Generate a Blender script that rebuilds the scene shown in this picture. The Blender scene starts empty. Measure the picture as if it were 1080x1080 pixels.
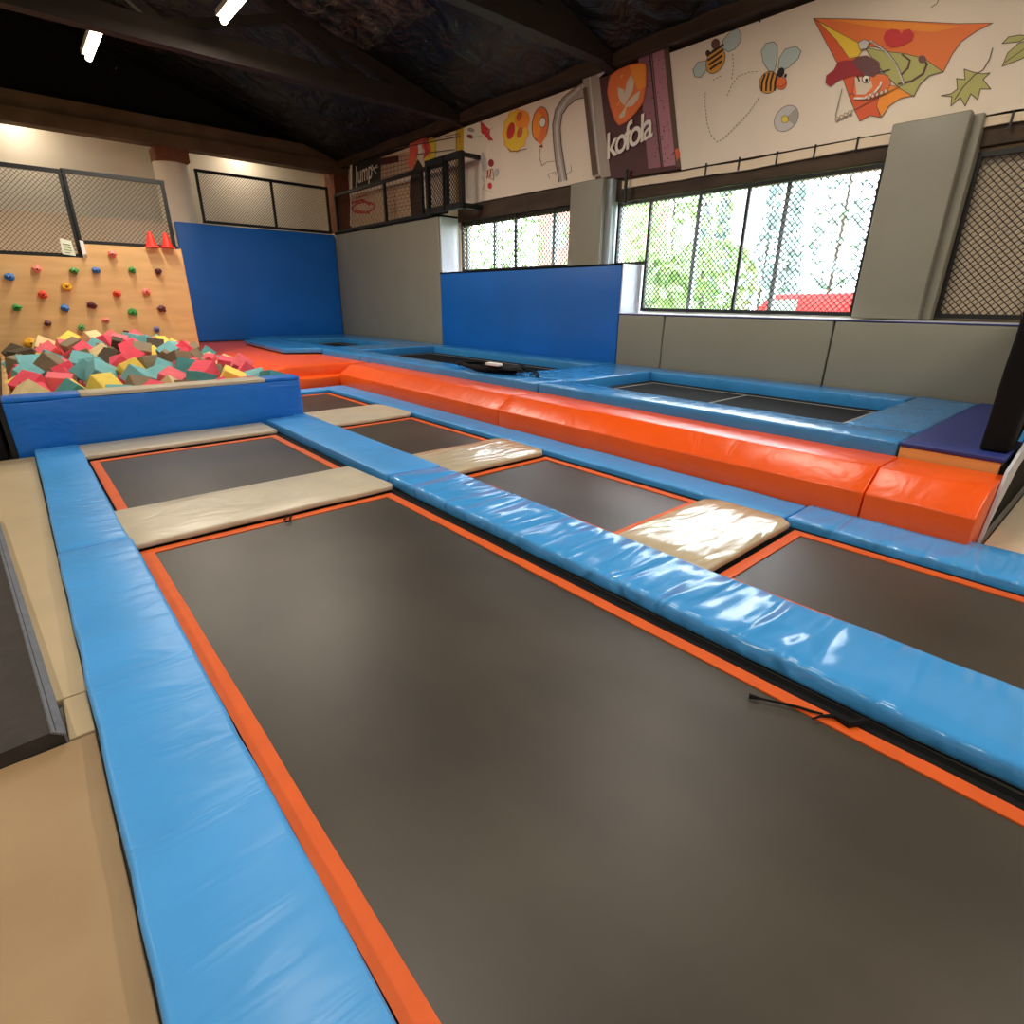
import bpy, bmesh, math, random
from mathutils import Vector, Matrix, noise
random.seed(7)
C = bpy.context.scene.collection
# ---------------------------------------------------------------- camera model
EYE = Vector((0, 0, 1.6)); FPX = 573.8
YAW, PIT, ROL = 0.723145, 0.370276, 0.0096815
FW = Vector((math.sin(YAW)*math.cos(PIT), math.cos(YAW)*math.cos(PIT), -math.sin(PIT)))
R0 = Vector((math.cos(YAW), -math.sin(YAW), 0)); U0 = R0.cross(FW)
RT = R0*math.cos(ROL) + U0*math.sin(ROL); UP = U0*math.cos(ROL) - R0*math.sin(ROL)
def at(u, v, x=None, y=None, z=None):
    """point of the photograph -> point on a real plane of the hall"""
    d = FW + RT*((u-540)/FPX) - UP*((v-540)/FPX)
    t = (z-EYE.z)/d.z if z is not None else (x/d.x if x is not None else y/d.y)
    return EYE + d*t
cam = bpy.data.objects.new('camera', bpy.data.cameras.new('camera')); C.objects.link(cam)
cam.matrix_world = Matrix(((RT.x, UP.x, -FW.x, EYE.x), (RT.y, UP.y, -FW.y, EYE.y), (RT.z, UP.z, -FW.z, EYE.z), (0, 0, 0, 1)))
cam.data.sensor_width = 36; cam.data.lens = 36*FPX/1080; cam.data.clip_start = .02; cam.data.clip_end = 300
bpy.context.scene.camera = cam
vs = bpy.context.scene.view_settings
vs.view_transform = 'Standard'; vs.look = 'None'; vs.gamma = 1; vs.exposure = .08; vs.use_curve_mapping = False

# ---------------------------------------------------------------- materials
def lin(h):
    h = h.lstrip('#'); o = []
    for i in (0, 2, 4):
        c = int(h[i:i+2], 16)/255
        o.append(c/12.92 if c <= .04045 else ((c+.055)/1.055)**2.4)
    return (*o, 1)
M = {}
def mat(name, col, rough=.5, var=0, vscale=3, col2=None, bump=0, bscale=(8, 8, 8), brot=0, dist=.02, metal=0, spec=.5,
        detail=3, ramp=None, wave=None, coat=0):
    m = bpy.data.materials.new(name); m.use_nodes = True; M[name] = m
    nt = m.node_tree; b = nt.nodes['Principled BSDF']; N = nt.nodes.new; L = nt.links.new
    b.inputs['Roughness'].default_value = rough; b.inputs['Metallic'].default_value = metal
    b.inputs['Specular IOR Level'].default_value = spec
    b.inputs['Coat Weight'].default_value = coat
    c = lin(col) if isinstance(col, str) else col
    b.inputs['Base Color'].default_value = c
    g = N('ShaderNodeNewGeometry')
    if var or col2:
        n = N('ShaderNodeTexNoise'); n.inputs['Detail'].default_value = 5; n.inputs['Scale'].default_value = 1
        mp = N('ShaderNodeMapping'); mp.inputs['Scale'].default_value = (vscale,)*3 if not isinstance(vscale, tuple) else vscale
        L(g.outputs['Position'], mp.inputs[0]); L(mp.outputs[0], n.inputs['Vector'])
        r = N('ShaderNodeValToRGB'); r.color_ramp.elements[0].position = .35; r.color_ramp.elements[1].position = .68
        if ramp: r.color_ramp.elements[0].position, r.color_ramp.elements[1].position = ramp
        r.color_ramp.elements[0].color = c
        c2 = lin(col2) if col2 else tuple(x*(1-var) for x in c[:3])+(1,)
        r.color_ramp.elements[1].color = c2
        L(n.outputs['Fac'], r.inputs[0]); L(r.outputs[0], b.inputs['Base Color'])
    if bump:
        mp = N('ShaderNodeMapping'); mp.inputs['Scale'].default_value = bscale; mp.inputs['Rotation'].default_value = (0, 0, brot)
        n = N('ShaderNodeTexNoise'); n.inputs['Scale'].default_value = 1; n.inputs['Detail'].default_value = detail; n.inputs['Distortion'].default_value = .8
        L(g.outputs['Position'], mp.inputs[0]); L(mp.outputs[0], n.inputs['Vector'])
        bp = N('ShaderNodeBump'); bp.inputs['Strength'].default_value = bump; bp.inputs['Distance'].default_value = dist
        L(n.outputs['Fac'], bp.inputs['Height']); L(bp.outputs[0], b.inputs['Normal'])
    return m
def emis(name, col, s):
    m = bpy.data.materials.new(name); m.use_nodes = True; M[name] = m
    b = m.node_tree.nodes['Principled BSDF']; b.inputs['Emission Color'].default_value = lin(col); b.inputs['Emission Strength'].default_value = s
    return m
mat('blue_vinyl', '#48a2ec', .38, var=.13, vscale=1.5, bump=.55, bscale=(1.3, 6, 3), brot=.5, dist=.03)
mat('blue_vinyl_wrinkled', '#48a2ec', .16, var=.10, vscale=1.5, bump=1, bscale=(1.1, 5.2, 3), brot=-.5, dist=.06, detail=1)
mat('blue_vinyl_upper', '#3a8ed2', .18, var=.12, vscale=2, bump=.6, bscale=(2.5, 6, 3), brot=.3, dist=.03)
mat('royal_vinyl', '#0a6ccc', .45, var=.12, vscale=1.0, bump=.25, bscale=(1.5, 1.5, 1.5), dist=.03)
mat('royal_vinyl_front', '#1272d4', .38, var=.12, vscale=1.0, bump=.5, bscale=(2.2, 2.2, 5), brot=.4, dist=.04)
mat('indigo_vinyl', '#27367f', .5, var=.1, vscale=3, bump=.2, bscale=(4, 4, 4))
mat('orange_vinyl', '#f95c10', .33, var=.10, vscale=1.6, bump=.4, bscale=(2.5, 4, 2.5), brot=.2, dist=.03)
mat('orange_webbing', '#e05c0c', .6, var=.12, vscale=6, bump=.4, bscale=(60, 60, 60), dist=.002)
mat('beige_vinyl', '#c6bca5', .36, var=.10, vscale=3, bump=.45, bscale=(3, 7, 3), brot=1.3, dist=.02)
mat('beige_vinyl_shiny', '#c2b59a', .13, var=.10, vscale=3, bump=.7, bscale=(2, 7, 3), brot=1.1, dist=.025, detail=1.5)
mat('jump_fabric', '#37322b', .40, col2='#4b453c', vscale=(1.3, .9, 1), ramp=(.35, .75), bump=.25, bscale=(350, 350, 350), dist=.001, spec=.45)
mat('black_fabric', '#0e0d0d', .85, spec=.25, var=.2, vscale=5, bump=.3, bscale=(30, 30, 30), dist=.004)
mat('black_metal', '#17181a', .45, spec=.4)
mat('thin_grey_strap', '#8f8b86', .5)
mat('grey_vinyl', '#8d8b7d', .5, var=.06, vscale=1.5, bump=.35, bscale=(2, 2, 2), brot=.3, dist=.02)
mat('grey_vinyl_light', '#9aa3a8', .4, bump=.2, bscale=(3, 3, 3))
mat('white_vinyl', '#c9ced8', .4, bump=.2, bscale=(3, 3, 3))
mat('tan_mat', '#a58a66', .62, col2='#977b57', vscale=1.6, bump=.12, bscale=(60, 60, 60), dist=.004)
mat('tan_mat_pale', '#bda986', .6, var=.08, vscale=2.5, bump=.12, bscale=(60, 60, 60), dist=.004)
mat('pale_mat', '#cdbfa6', .6, var=.08, vscale=2.5)
mat('charcoal_carpet', '#3b3632', .9, var=.25, vscale=14, bump=.5, bscale=(120, 120, 120), dist=.004)
mat('charcoal_edge', '#6d717a', .7, var=.2, vscale=14)
mat('plywood', '#dfb67c', .5, col2='#c49a62', vscale=(1.2, 4, 7.0), ramp=(.3, .85), bump=.08, bscale=(3, 3, 40), dist=.003)
mat('plywood_edge', '#e2ad68', .5, col2='#d29b55', vscale=(2, 2, 30))
mat('plaster', '#e8d6ba', .8, var=.08, vscale=1.2, bump=.2, bscale=(6, 6, 6))
mat('plaster_pale', '#e6dccb', .8, var=.06, vscale=.8)
mat('concrete_beam', '#6e5a42', .8, col2='#5b4934', vscale=1.6, bump=.3, bscale=(9, 9, 9))
mat('brown_lintel', '#4a3929', .75, col2='#33261a', vscale=(2, 1.2, 6), bump=.3, bscale=(6, 6, 6))
mat('brick_red', '#7d4a30', .8, var=.3, vscale=9)
mat('ceiling_black', '#0d0c0a', .4, var=.4, vscale=1.3, bump=.9, bscale=(1.6, 1.6, 1.6), dist=.25, detail=5)
mat('foil', '#5c564c', .35, col2='#151310', vscale=4.5, ramp=(.35, .6), bump=1, bscale=(5, 5, 5), dist=.15, detail=5, metal=.6)
mat('truss_brown', '#2a1d14', .7, var=.3, vscale=4)
mat('white_paint', '#e8e6e2', .5)
mat('concrete', '#7a756c', .85, var=.15, vscale=2)
mat('banner_cloth', '#e9dcc9', .6, var=.05, vscale=1.2, bump=.35, bscale=(1.5, 2.5, 1), dist=.06)
mat('cone_red', '#ef2f1c', .45)
for n, c in dict(pk='#fb566c', pk2='#f6707a', te='#7cc0c4', te2='#4f9c9c', ye='#ffdf62', br='#8c7c62', dk='#4d4131', cr='#ecd29c').items():
    mat('foam_'+n, c, .85, var=.12, vscale=9, bump=.3, bscale=(70, 70, 70), dist=.004)
for n, c in dict(blue='#2e6db4', pink='#e4786c', green='#2f8a3c', red='#dc3c22', maroon='#571c22', yellow='#e4a818', violet='#5d60a8').items():
    mat('hold_'+n, c, .4, bump=.3, bscale=(30, 30, 30))
for n, c in dict(black='#1c1613', dbrown='#3c241c', orange='#ea7834', orange2='#f5952a', dorange='#dc5c30', yellow='#eec93a', lyellow='#e6d354', red='#cc2c30', dred='#9c2430',
                 white='#efe6da', wing='#b9c9c4', honey='#dd9c3c', grey='#a8a29a', lgrey='#c6c3c0', lime='#b2b068', green='#7f9a3c', skin='#e9763c', cream='#dccbb4',
                 wine='#4c1c20', pinkglass='#b07884', pinkglass2='#93606c', glassg='#a89c90', brownp='#5c4434', line='#54473c', gold='#cc9c1c', plum='#6c4444',
                 coral='#e6644c', brick='#c8a888', graf='#c03c3c', ink='#2a2422', mint='#dfe6cf', blond='#d8c23c').items():
    mat('print_'+n, c, .6)
def glass_mat():
    m = bpy.data.materials.new('window_glass'); m.use_nodes = True; nt = m.node_tree; nt.nodes.clear(); N = nt.nodes.new
    o = N('ShaderNodeOutputMaterial'); t = N('ShaderNodeBsdfTransparent'); g = N('ShaderNodeBsdfGlossy'); g.inputs['Roughness'].default_value = .03
    x = N('ShaderNodeMixShader'); x.inputs[0].default_value = .07
    nt.links.new(t.outputs[0], x.inputs[1]); nt.links.new(g.outputs[0], x.inputs[2]); nt.links.new(x.outputs[0], o.inputs[0]); M['window_glass'] = m
glass_mat()
mat('leaf_pale', '#a5c085', .7, col2='#7f9f70', vscale=3)
mat('leaf_blue', '#9db0b2', .7, col2='#7b9494', vscale=3)
mat('bark', '#5a5048', .8)
mat('grass', '#7fa35a', .8, var=.3, vscale=2)
mat('brick_pink', '#c98f84', .8, var=.2, vscale=3)
mat('car_red', '#c8242c', .3)
emis('lamp_glow', '#ffe9c4', 25)

# ---------------------------------------------------------------- object helpers
def tag(o, label=None, cat=None, group=None, kind=None):
    if label: o['label'] = label
    if cat: o['category'] = cat
    if group: o['group'] = group
    if kind: o['kind'] = kind
    return o
def empty(name, loc, label, cat, group=None):
    o = bpy.data.objects.new(name, None); C.objects.link(o); o.location = loc; o.empty_display_size = .1
    return tag(o, label, cat, group)
def worldloc(o):
    v = Vector((0, 0, 0))
    while o: v += o.location; o = o.parent
    return v
class MB:
    def __init__(s): s.bm = bmesh.new(); s.mi = 0
    def _f(s, vs):
        try: f = s.bm.faces.new(vs); f.material_index = s.mi; return f
        except ValueError: return None
    def box(s, a, b, rot=0, piv=None):
        P = [Vector((x, y, z)) for z in (a[2], b[2]) for x, y in ((a[0], a[1]), (b[0], a[1]), (b[0], b[1]), (a[0], b[1]))]
        v = [s.bm.verts.new(p) for p in P]
        for q in ((3, 2, 1, 0), (4, 5, 6, 7), (0, 1, 5, 4), (1, 2, 6, 5), (2, 3, 7, 6), (3, 0, 4, 7)): s._f([v[i] for i in q])
        return s
    def ext(s, pts, d):
        """polygon (3D points) extruded by vector d"""
        pts = [Vector(p) for p in pts]; d = Vector(d)
        a = [s.bm.verts.new(p) for p in pts]; b = [s.bm.verts.new(p+d) for p in pts]
        s._f(a[::-1]); s._f(b)
        for i in range(len(a)): j = (i+1) % len(a); s._f([a[i], a[j], b[j], b[i]])
        return s
    def face(s, pts): s._f([s.bm.verts.new(Vector(p)) for p in pts]); return s
    def bar(s, a, b, w, h=None):
        a = Vector(a); b = Vector(b); h = h or w; d = (b-a).normalized()
        r = d.cross(Vector((0, 0, 1))) if abs(d.z) < .95 else d.cross(Vector((0, 1, 0)))
        r.normalize(); u = r.cross(d)
        return s.ext([a+r*w/2+u*h/2, a-r*w/2+u*h/2, a-r*w/2-u*h/2, a+r*w/2-u*h/2], b-a)
    def tube(s, pts, r, n=8):
        pts = [Vector(p) for p in pts]; rings = []
        for i, p in enumerate(pts):
            d = (pts[min(i+1, len(pts)-1)]-pts[max(i-1, 0)]).normalized()
            a = d.cross(Vector((0, 0, 1))) if abs(d.z) < .9 else d.cross(Vector((0, 1, 0)))
            a.normalize(); b = a.cross(d); rr = r[i] if isinstance(r, (list, tuple)) else r
            rings.append([s.bm.verts.new(p+(a*math.cos(t)+b*math.sin(t))*rr) for t in (2*math.pi*k/n for k in range(n))])
        for A, B in zip(rings, rings[1:]):
            for k in range(n): s._f([A[k], A[(k+1) % n], B[(k+1) % n], B[k]])
        s._f(rings[0][::-1]); s._f(rings[-1]); return s
    def blob(s, c, r, sub=2, amp=0, sc=1, seed=0, nrm=None):
        g = bmesh.ops.create_icosphere(s.bm, subdivisions=sub, radius=1)
        for v in g['verts']:
            q = v.co.copy(); k = 1+amp*noise.noise(q*sc+Vector((seed*3.1, seed, 0)))
            v.co = Vector((c[0]+q.x*r[0]*k, c[1]+q.y*r[1]*k, c[2]+q.z*r[2]*k))
            for f in v.link_faces: f.material_index = s.mi
        return s
    def cut(s, axis, lo, hi, step):
        n = max(0, int((hi-lo)/step)); no = Vector([1 if i == axis else 0 for i in range(3)])
        for k in range(1, n):
            co = Vector((0, 0, 0)); co[axis] = lo+(hi-lo)*k/n
            bmesh.ops.bisect_plane(s.bm, geom=s.bm.verts[:]+s.bm.edges[:]+s.bm.faces[:], plane_co=co, plane_no=no)
        return s
    def soft(s, w, seg=3, ang=.5):
        bmesh.ops.recalc_face_normals(s.bm, faces=s.bm.faces[:])
        e = [x for x in s.bm.edges if len(x.link_faces) == 2 and x.calc_face_angle(0) > ang]
        bmesh.ops.bevel(s.bm, geom=e, offset=w, segments=seg, affect='EDGES', profile=.5, clamp_overlap=True)
        return s
    def wob(s, amp, sc=2, seed=0, ax=(1, 1, 1), zmin=-9):
        for v in s.bm.verts:
            if v.co.z < zmin: continue
            n = noise.noise_vector(v.co*sc+Vector((seed*7.7, seed, 0)))
            v.co += Vector((n.x*ax[0], n.y*ax[1], n.z*ax[2]))*amp
        return s
    def build(s, name, mats, parent=None, smooth=False, origin=None):
        mats = mats if isinstance(mats, (list, tuple)) else [mats]
        bmesh.ops.recalc_face_normals(s.bm, faces=s.bm.faces[:])
        big = [f for f in s.bm.faces if len(f.verts) > 4]
        if big: bmesh.ops.triangulate(s.bm, faces=big, ngon_method='EAR_CLIP')
        if parent: off = worldloc(parent)
        elif origin: off = Vector(origin)
        else:
            vv = [v.co for v in s.bm.verts]
            off = Vector(((min(v.x for v in vv)+max(v.x for v in vv))/2, (min(v.y for v in vv)+max(v.y for v in vv))/2, min(v.z for v in vv)))
        bmesh.ops.translate(s.bm, verts=s.bm.verts[:], vec=-off)
        me = bpy.data.meshes.new(name); s.bm.to_mesh(me); s.bm.free()
        for m in mats: me.materials.append(M[m])
        if smooth:
            me.polygons.foreach_set('use_smooth', [True]*len(me.polygons)); me.set_sharp_from_angle(angle=.7)
        o = bpy.data.objects.new(name, me); C.objects.link(o)
        if parent: o.parent = parent
        else: o.location = off
        return o
def struct(name, mb, m): return tag(mb.build(name, m), kind='structure')
def pad(name, a, b, m, bev=.018, step=.18, amp=.006, seed=0, label=None, cat='pad', group=None, parent=None, cut=None):
    mb = MB()
    if cut: mb.ext([(x, y, a[2]) for x, y in cut], (0, 0, b[2]-a[2]))
    else: mb.box(a, b)
    mb.cut(0, a[0], b[0], step).cut(1, a[1], b[1], step)
    if b[2]-a[2] > .5: mb.cut(2, a[2], b[2], step)
    mb.soft(bev).wob(amp, 3, seed)
    o = mb.build(name, m, parent, smooth=True)
    if label: tag(o, label, cat, group)
    return o

# ================================================================ ROOM SHELL
struct('floor', MB().box((-9.2, -6, -.2), (9.1, 20, -.06)), 'concrete')
struct('wall_left', MB().box((-9.4, -6, -.2), (-9.2, 20, 9)), 'plaster')
struct('wall_front', MB().box((-9.4, -6.2, -.2), (9.3, -6, 9)), 'plaster')
struct('wall_back', MB().box((-9.4, 20, -.2), (9.3, 20.2, 9)), 'plaster_pale')
# right wall with two window openings
XW = 9.12; w = MB()
wins = [(3.0, 7.45, 1.42, 3.34), (8.35, 12.3, 2.2, 3.42)]
w.box((XW, -6, -.2), (XW+.3, 3.0, 6)).box((XW, 7.45, -.2), (XW+.3, 8.35, 6)).box((XW, 12.3, -.2), (XW+.3, 20, 6))
for y0, y1, z0, z1 in wins: w.box((XW, y0, -.2), (XW+.3, y1, z0)).box((XW, y0, z1), (XW+.3, y1, 6))
struct('wall_right', w, 'plaster')
# gabled black ceiling
def ceil_z(x): return 5.42+(9.3-abs(x))*.27
cm = MB()
for x0, x1 in ((-9.4, 0), (0, 9.35)):
    cm.ext([(x0, -6.2, ceil_z(x0)), (x1, -6.2, ceil_z(x1)), (x1, -6.2, ceil_z(x1)+.15), (x0, -6.2, ceil_z(x0)+.15)], (0, 26.4, 0))
cm.cut(0, -9.4, 9.35, .9).cut(1, -6.2, 20.2, .9)
struct('ceiling', cm.wob(.10, .9, 3, (0, 0, 1)), 'ceiling_black')
struct('wall_gable', MB().box((-9.2, 18.5, 5.87), (9.1, 18.68, 8.1)), 'black_fabric')
# end-wall deep concrete beam at the walkway front, two tiers
b = MB(); b.box((-3, 18.2, 5.22), (9.1, 18.6, 5.52)); b.box((-3, 18.3, 5.52), (9.1, 18.7, 5.86))
struct('trim_1', b, 'concrete_beam')
# lintel over the windows
struct('trim_2', MB().box((8.98, -3, 3.32), (9.12, 7.4, 3.66)), 'brown_lintel')
struct('trim_3', MB().box((8.98, 8.3, 3.40), (9.12, 12.3, 3.74)), 'brown_lintel')
struct('trim_4', MB().box((8.80, -3, 5.38), (9.12, 18.2, 5.72)).wob(.02, 1), 'brown_lintel')
struct('trim_5', MB().box((8.93, -3, 3.49), (8.975, 7.2, 3.605)).cut(1, -3, 7.2, .3).wob(.03, 1.3, 2, (0, 0, 1)), 'plaster')
# windows
def window(n, y0, y1, z0, z1, muls):
    f = MB(); x0, x1 = XW+.10, XW+.18
    for z in (z0, z1-.06): f.box((x0, y0, z), (x1, y1, z+.06))
    for y in [y0, y1-.06]+muls: f.box((x0, y, z0), (x1, y+.07, z1))
    o = tag(f.build('window_%d' % n, 'grey_vinyl_light'), kind='structure')
    MB().box((x0+.035, y0, z0), (x0+.043, y1, z1)).build('pane', 'window_glass', o)
window(1, 3.0, 7.45, 1.42, 3.34, [4.25, 5.72]); window(2, 8.35, 12.3, 2.2, 3.42, [9.15, 11.15])

# ================================================================ SUNKEN TRAMPOLINES
def ring(mb, x0, x1, y0, y1, w, z0, z1):
    mb.box((x0, y0, z0), (x0+w, y1, z1)).box((x1-w, y0, z0), (x1, y1, z1)).box((x0+w, y0, z0), (x1-w, y0+w, z1)).box((x0+w, y1-w, z0), (x1-w, y1, z1))
def trampoline(x0, x1, y0, y1, label, z=0, tape='orange_webbing', tw=.075, group='floor trampolines with orange border straps', out=.1):
    t = empty('trampoline', ((x0+x1)/2, (y0+y1)/2, z-.06), label, 'trampoline', group)
    m = MB().box((x0+tw*.3, y0+tw*.3, z-.022), (x1-tw*.3, y1-tw*.3, z-.016)); m.build('jump_bed', 'jump_fabric', t)
    m = MB(); ring(m, x0, x1, y0, y1, tw, z-.016, z-.009)
    for a, (l, h) in ((0, (x0, x1)), (1, (y0, y1))): m.cut(a, l, h, .25)
    m.wob(.004, 4, 1, (1, 1, .2)).build('border_strap', tape, t)
    m = MB(); ring(m, x0-out, x1+out, y0-out, y1+out, out+.02, z-.06, z-.024); m.build('edge_skirt', 'black_fabric', t)
    return t
XA0, XA1, XB0, XB1 = .315, 2.225, 2.97, 4.15
tA = trampoline(XA0, XA1, -1.4, 4.165, 'largest floor trampoline, wide dark bed in the foreground')
trampoline(XA0, XA1, 5.06, 7.05, 'square floor trampoline just before the foam pit')
tE = trampoline(XB0, XB1, -1.4, 1.44, 'dark floor trampoline at the right edge, next to orange beam end')
trampoline(XB0, XB1, 2.23, 4.14, 'floor trampoline between the two shiny beige pads, right of blue walkway pad')
trampoline(XB0, XB1, 5.03, 6.93, 'third floor trampoline along the orange beam, behind the middle beige pad')
trampoline(XB0, XB1, 8.02, 9.82, 'farthest small floor trampoline in the corner of orange beam')
# loose black cords on the big bed
def P3(u, v, z): return at(u, v, z=z)
MB().tube([P3(u, v, .0) for u, v in ((790, 734), (803, 737), (822, 741), (843, 746), (855, 750), (868, 753))], [.012, .005, .005, .006, .006, .004], 6).build('loose_cord', 'black_fabric', tA)
MB().tube([P3(u, v, .004) for u, v in ((857, 758), (866, 755), (880, 755), (895, 764), (905, 762), (916, 760))], [.004, .006, .010, .016, .016, .012], 6).build('loose_cord', 'black_fabric', tA)
MB().tube([P3(u, v, .004) for u, v in ((300, 548), (303, 543), (307, 545), (305, 550), (301, 550))], .007, 6).build('loose_cord', 'black_fabric', tA)

# ================================================================ LOW PADS
pad('edge_pad', (-.10, 4.34, -.05), (.29, 7.72, .055), 'blue_vinyl', .022, amp=.008, seed=1, label='blue edge pad on the left side, running up to the foam pit wall')
pad('edge_pad', (-.105, -1.6, -.05), (.305, 4.325, .055), 'blue_vinyl', .022, amp=.010, seed=2, label='long blue edge pad in the left foreground beside the biggest trampoline')
pad('divider_pad', (.25, 4.20, -.004), (2.27, 5.02, .045), 'beige_vinyl', .014, cut=[(.27, 4.19), (2.26, 4.19), (2.29, 4.24), (2.24, 5.02), (.25, 5.02)], seed=3, amp=.005, label='wide beige divider pad between the biggest trampoline and the square one', cat='pad')
pad('divider_pad', (.25, 7.10, -.004), (2.27, 7.70, .045), 'beige_vinyl', .014, seed=4, amp=.005, label='narrow beige pad lying at the foot of the foam pit wall', cat='pad')
pad('walkway_pad', (2.31, 4.34, -.03), (2.9, 7.9, .075), 'blue_vinyl', .03, cut=[(2.33, 4.42), (2.90, 4.36), (2.90, 8.1), (2.72, 8.1), (2.72, 7.7), (2.33, 7.7)], seed=5, label='matt blue centre pad from the foam pit to the pad crossing', cat='pad')
pad('walkway_pad', (2.31, -1.6, -.03), (2.9, 4.4, .08), 'blue_vinyl_wrinkled', .03, cut=[(2.33, -1.6), (2.89, -1.6), (2.90, 4.33), (2.33, 4.40)], seed=6, amp=.012, label='shiny wrinkled blue centre pad crossing the picture to the right edge', cat='pad')
for y0, y1, lab, sd in ((1.47, 2.20, 'beige divider pad nearest the orange beam end, with a bright sheen', 7), (4.17, 5.0, 'middle of the three beige pads between blue walkway and orange beam', 8), (6.96, 7.99, 'farthest of the three beige pads between blue walkway and orange beam', 9)):
    pad('divider_pad', (2.92, y0, -.004), (4.22, y1, .045), 'beige_vinyl_shiny' if sd < 9 else 'beige_vinyl', .014, cut=[(2.92, y0), (4.12, y0), (4.21, y0+.10), (4.21, y1-.10), (4.12, y1), (2.92, y1)], seed=sd, amp=.006, label=lab, cat='pad')
pad('strip_pad', (4.24, 1.56, -.05), (4.66, 10.30, .035), 'blue_vinyl', .018, seed=10, label='thin blue pad strip along the foot of the orange beam', cat='pad')
pad('strip_pad', (2.96, 9.94, -.05), (4.23, 10.30, .035), 'blue_vinyl', .018, seed=13, label='short blue pad strip in the far corner of the orange beam', cat='pad')
pad('strip_pad', (4.22, -1.6, -.05), (4.78, 1.54, .045), 'blue_vinyl_wrinkled', .02, seed=11, amp=.008, label='blue edge pad at right border below the orange beam end', cat='pad')

# tan floor mats
def fmat(a, b, m, lab, sd): pad('floor_mat', (a[0], a[1], -.06), (b[0], b[1], -.02), m, .006, step=.5, amp=.003, seed=sd, label=lab, cat='mat')
fmat((-.46, 2.70), (-.112, 7.70), 'tan_mat_pale', 'narrow pale tan floor mat between dark block and blue edge pad', 1)
fmat((-.198, 2.39), (-.112, 2.69), 'tan_mat_pale', 'tiny tan floor mat strip at the corner of the dark block', 2)
fmat((-1.9, -1.6), (-.115, 2.375), 'tan_mat', 'large tan floor mat filling the lower left corner', 3)
fmat((4.80, -1.6), (8.4, .44), 'pale_mat', 'pale floor mat right of the orange beam end', 4)
# carpeted dark block on the left
t = empty('landing_block', (-1.2, 4.0, -.06), 'dark charcoal carpeted block at left edge on the tan floor', 'block')
m = MB().ext([(-.205, 2.39, -.055), (-.205, 2.39, .015), (-.225, 2.39, .04), (-2.4, 2.24, .04), (-2.4, 2.24, -.055)], (-.20, 3.1, 0))
m.build('carpet_top', ['charcoal_carpet'], t)
m = MB().ext([(-.198, 2.38, -.05), (-.198, 2.38, .017), (-.235, 2.38, .048), (-.24, 2.38, .042), (-.206, 2.38, .012), (-.206, 2.38, -.05)], (-.20, 3.1, 0))
tag(m.build('edge_trim', 'charcoal_edge', t), 'paler grey bevelled edge trim')

# ================================================================ FOAM PIT
PX0, PX1, PY0, PY1 = -.24, 2.88, 7.76, 14.2
pit = empty('foam_pit', ((PX0+PX1)/2, PY0, -.06), 'foam pit box with blue padded front wall', 'foam pit')
pad('front_padding', (PX0, PY0, -.05), (PX1, PY0+.12, .55), 'royal_vinyl_front', .015, amp=.010, seed=3, parent=pit)
pad('rim_pad', (PX0, PY0+.0, .552), (.42, PY0+.34, .595), 'royal_vinyl_front', .012, amp=.004, seed=4, parent=pit)
pad('rim_pad', (2.42, PY0+.0, .552), (PX1, PY0+.34, .595), 'royal_vinyl_front', .012, amp=.004, seed=5, parent=pit)
tag(pad('rim_pad', (.42, PY0+.0, .552), (2.42, PY0+.32, .60), 'beige_vinyl', .012, amp=.004, seed=6, parent=pit), 'beige rim pad')
MB().box((PX0, PY0+.12, -.06), (PX0+.06, PY1, .52)).build('side_board', 'plywood', pit)
MB().box((PX1-.06, PY0+.12, -.06), (PX1, PY1, .45)).build('side_board', 'plywood', pit)
MB().box((PX0+.06, PY0+.13, -.06), (PX1-.06, PY1, .0)).build('pit_floor', 'black_fabric', pit)
MB().box((PX0-.05, PY0+.02, -.055), (PX0-.004, 14.15, .56)).build('edge_rail', 'black_metal', pit)
tag(MB().box((-3.2, 7.80, -.06), (-.32, 14.1, .30)).soft(.03).build('shade_box', 'black_fabric', smooth=True), 'low black box standing in for the shaded area left of the foam pit', 'mat')  # black box stands in for the shade beside the pit

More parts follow.
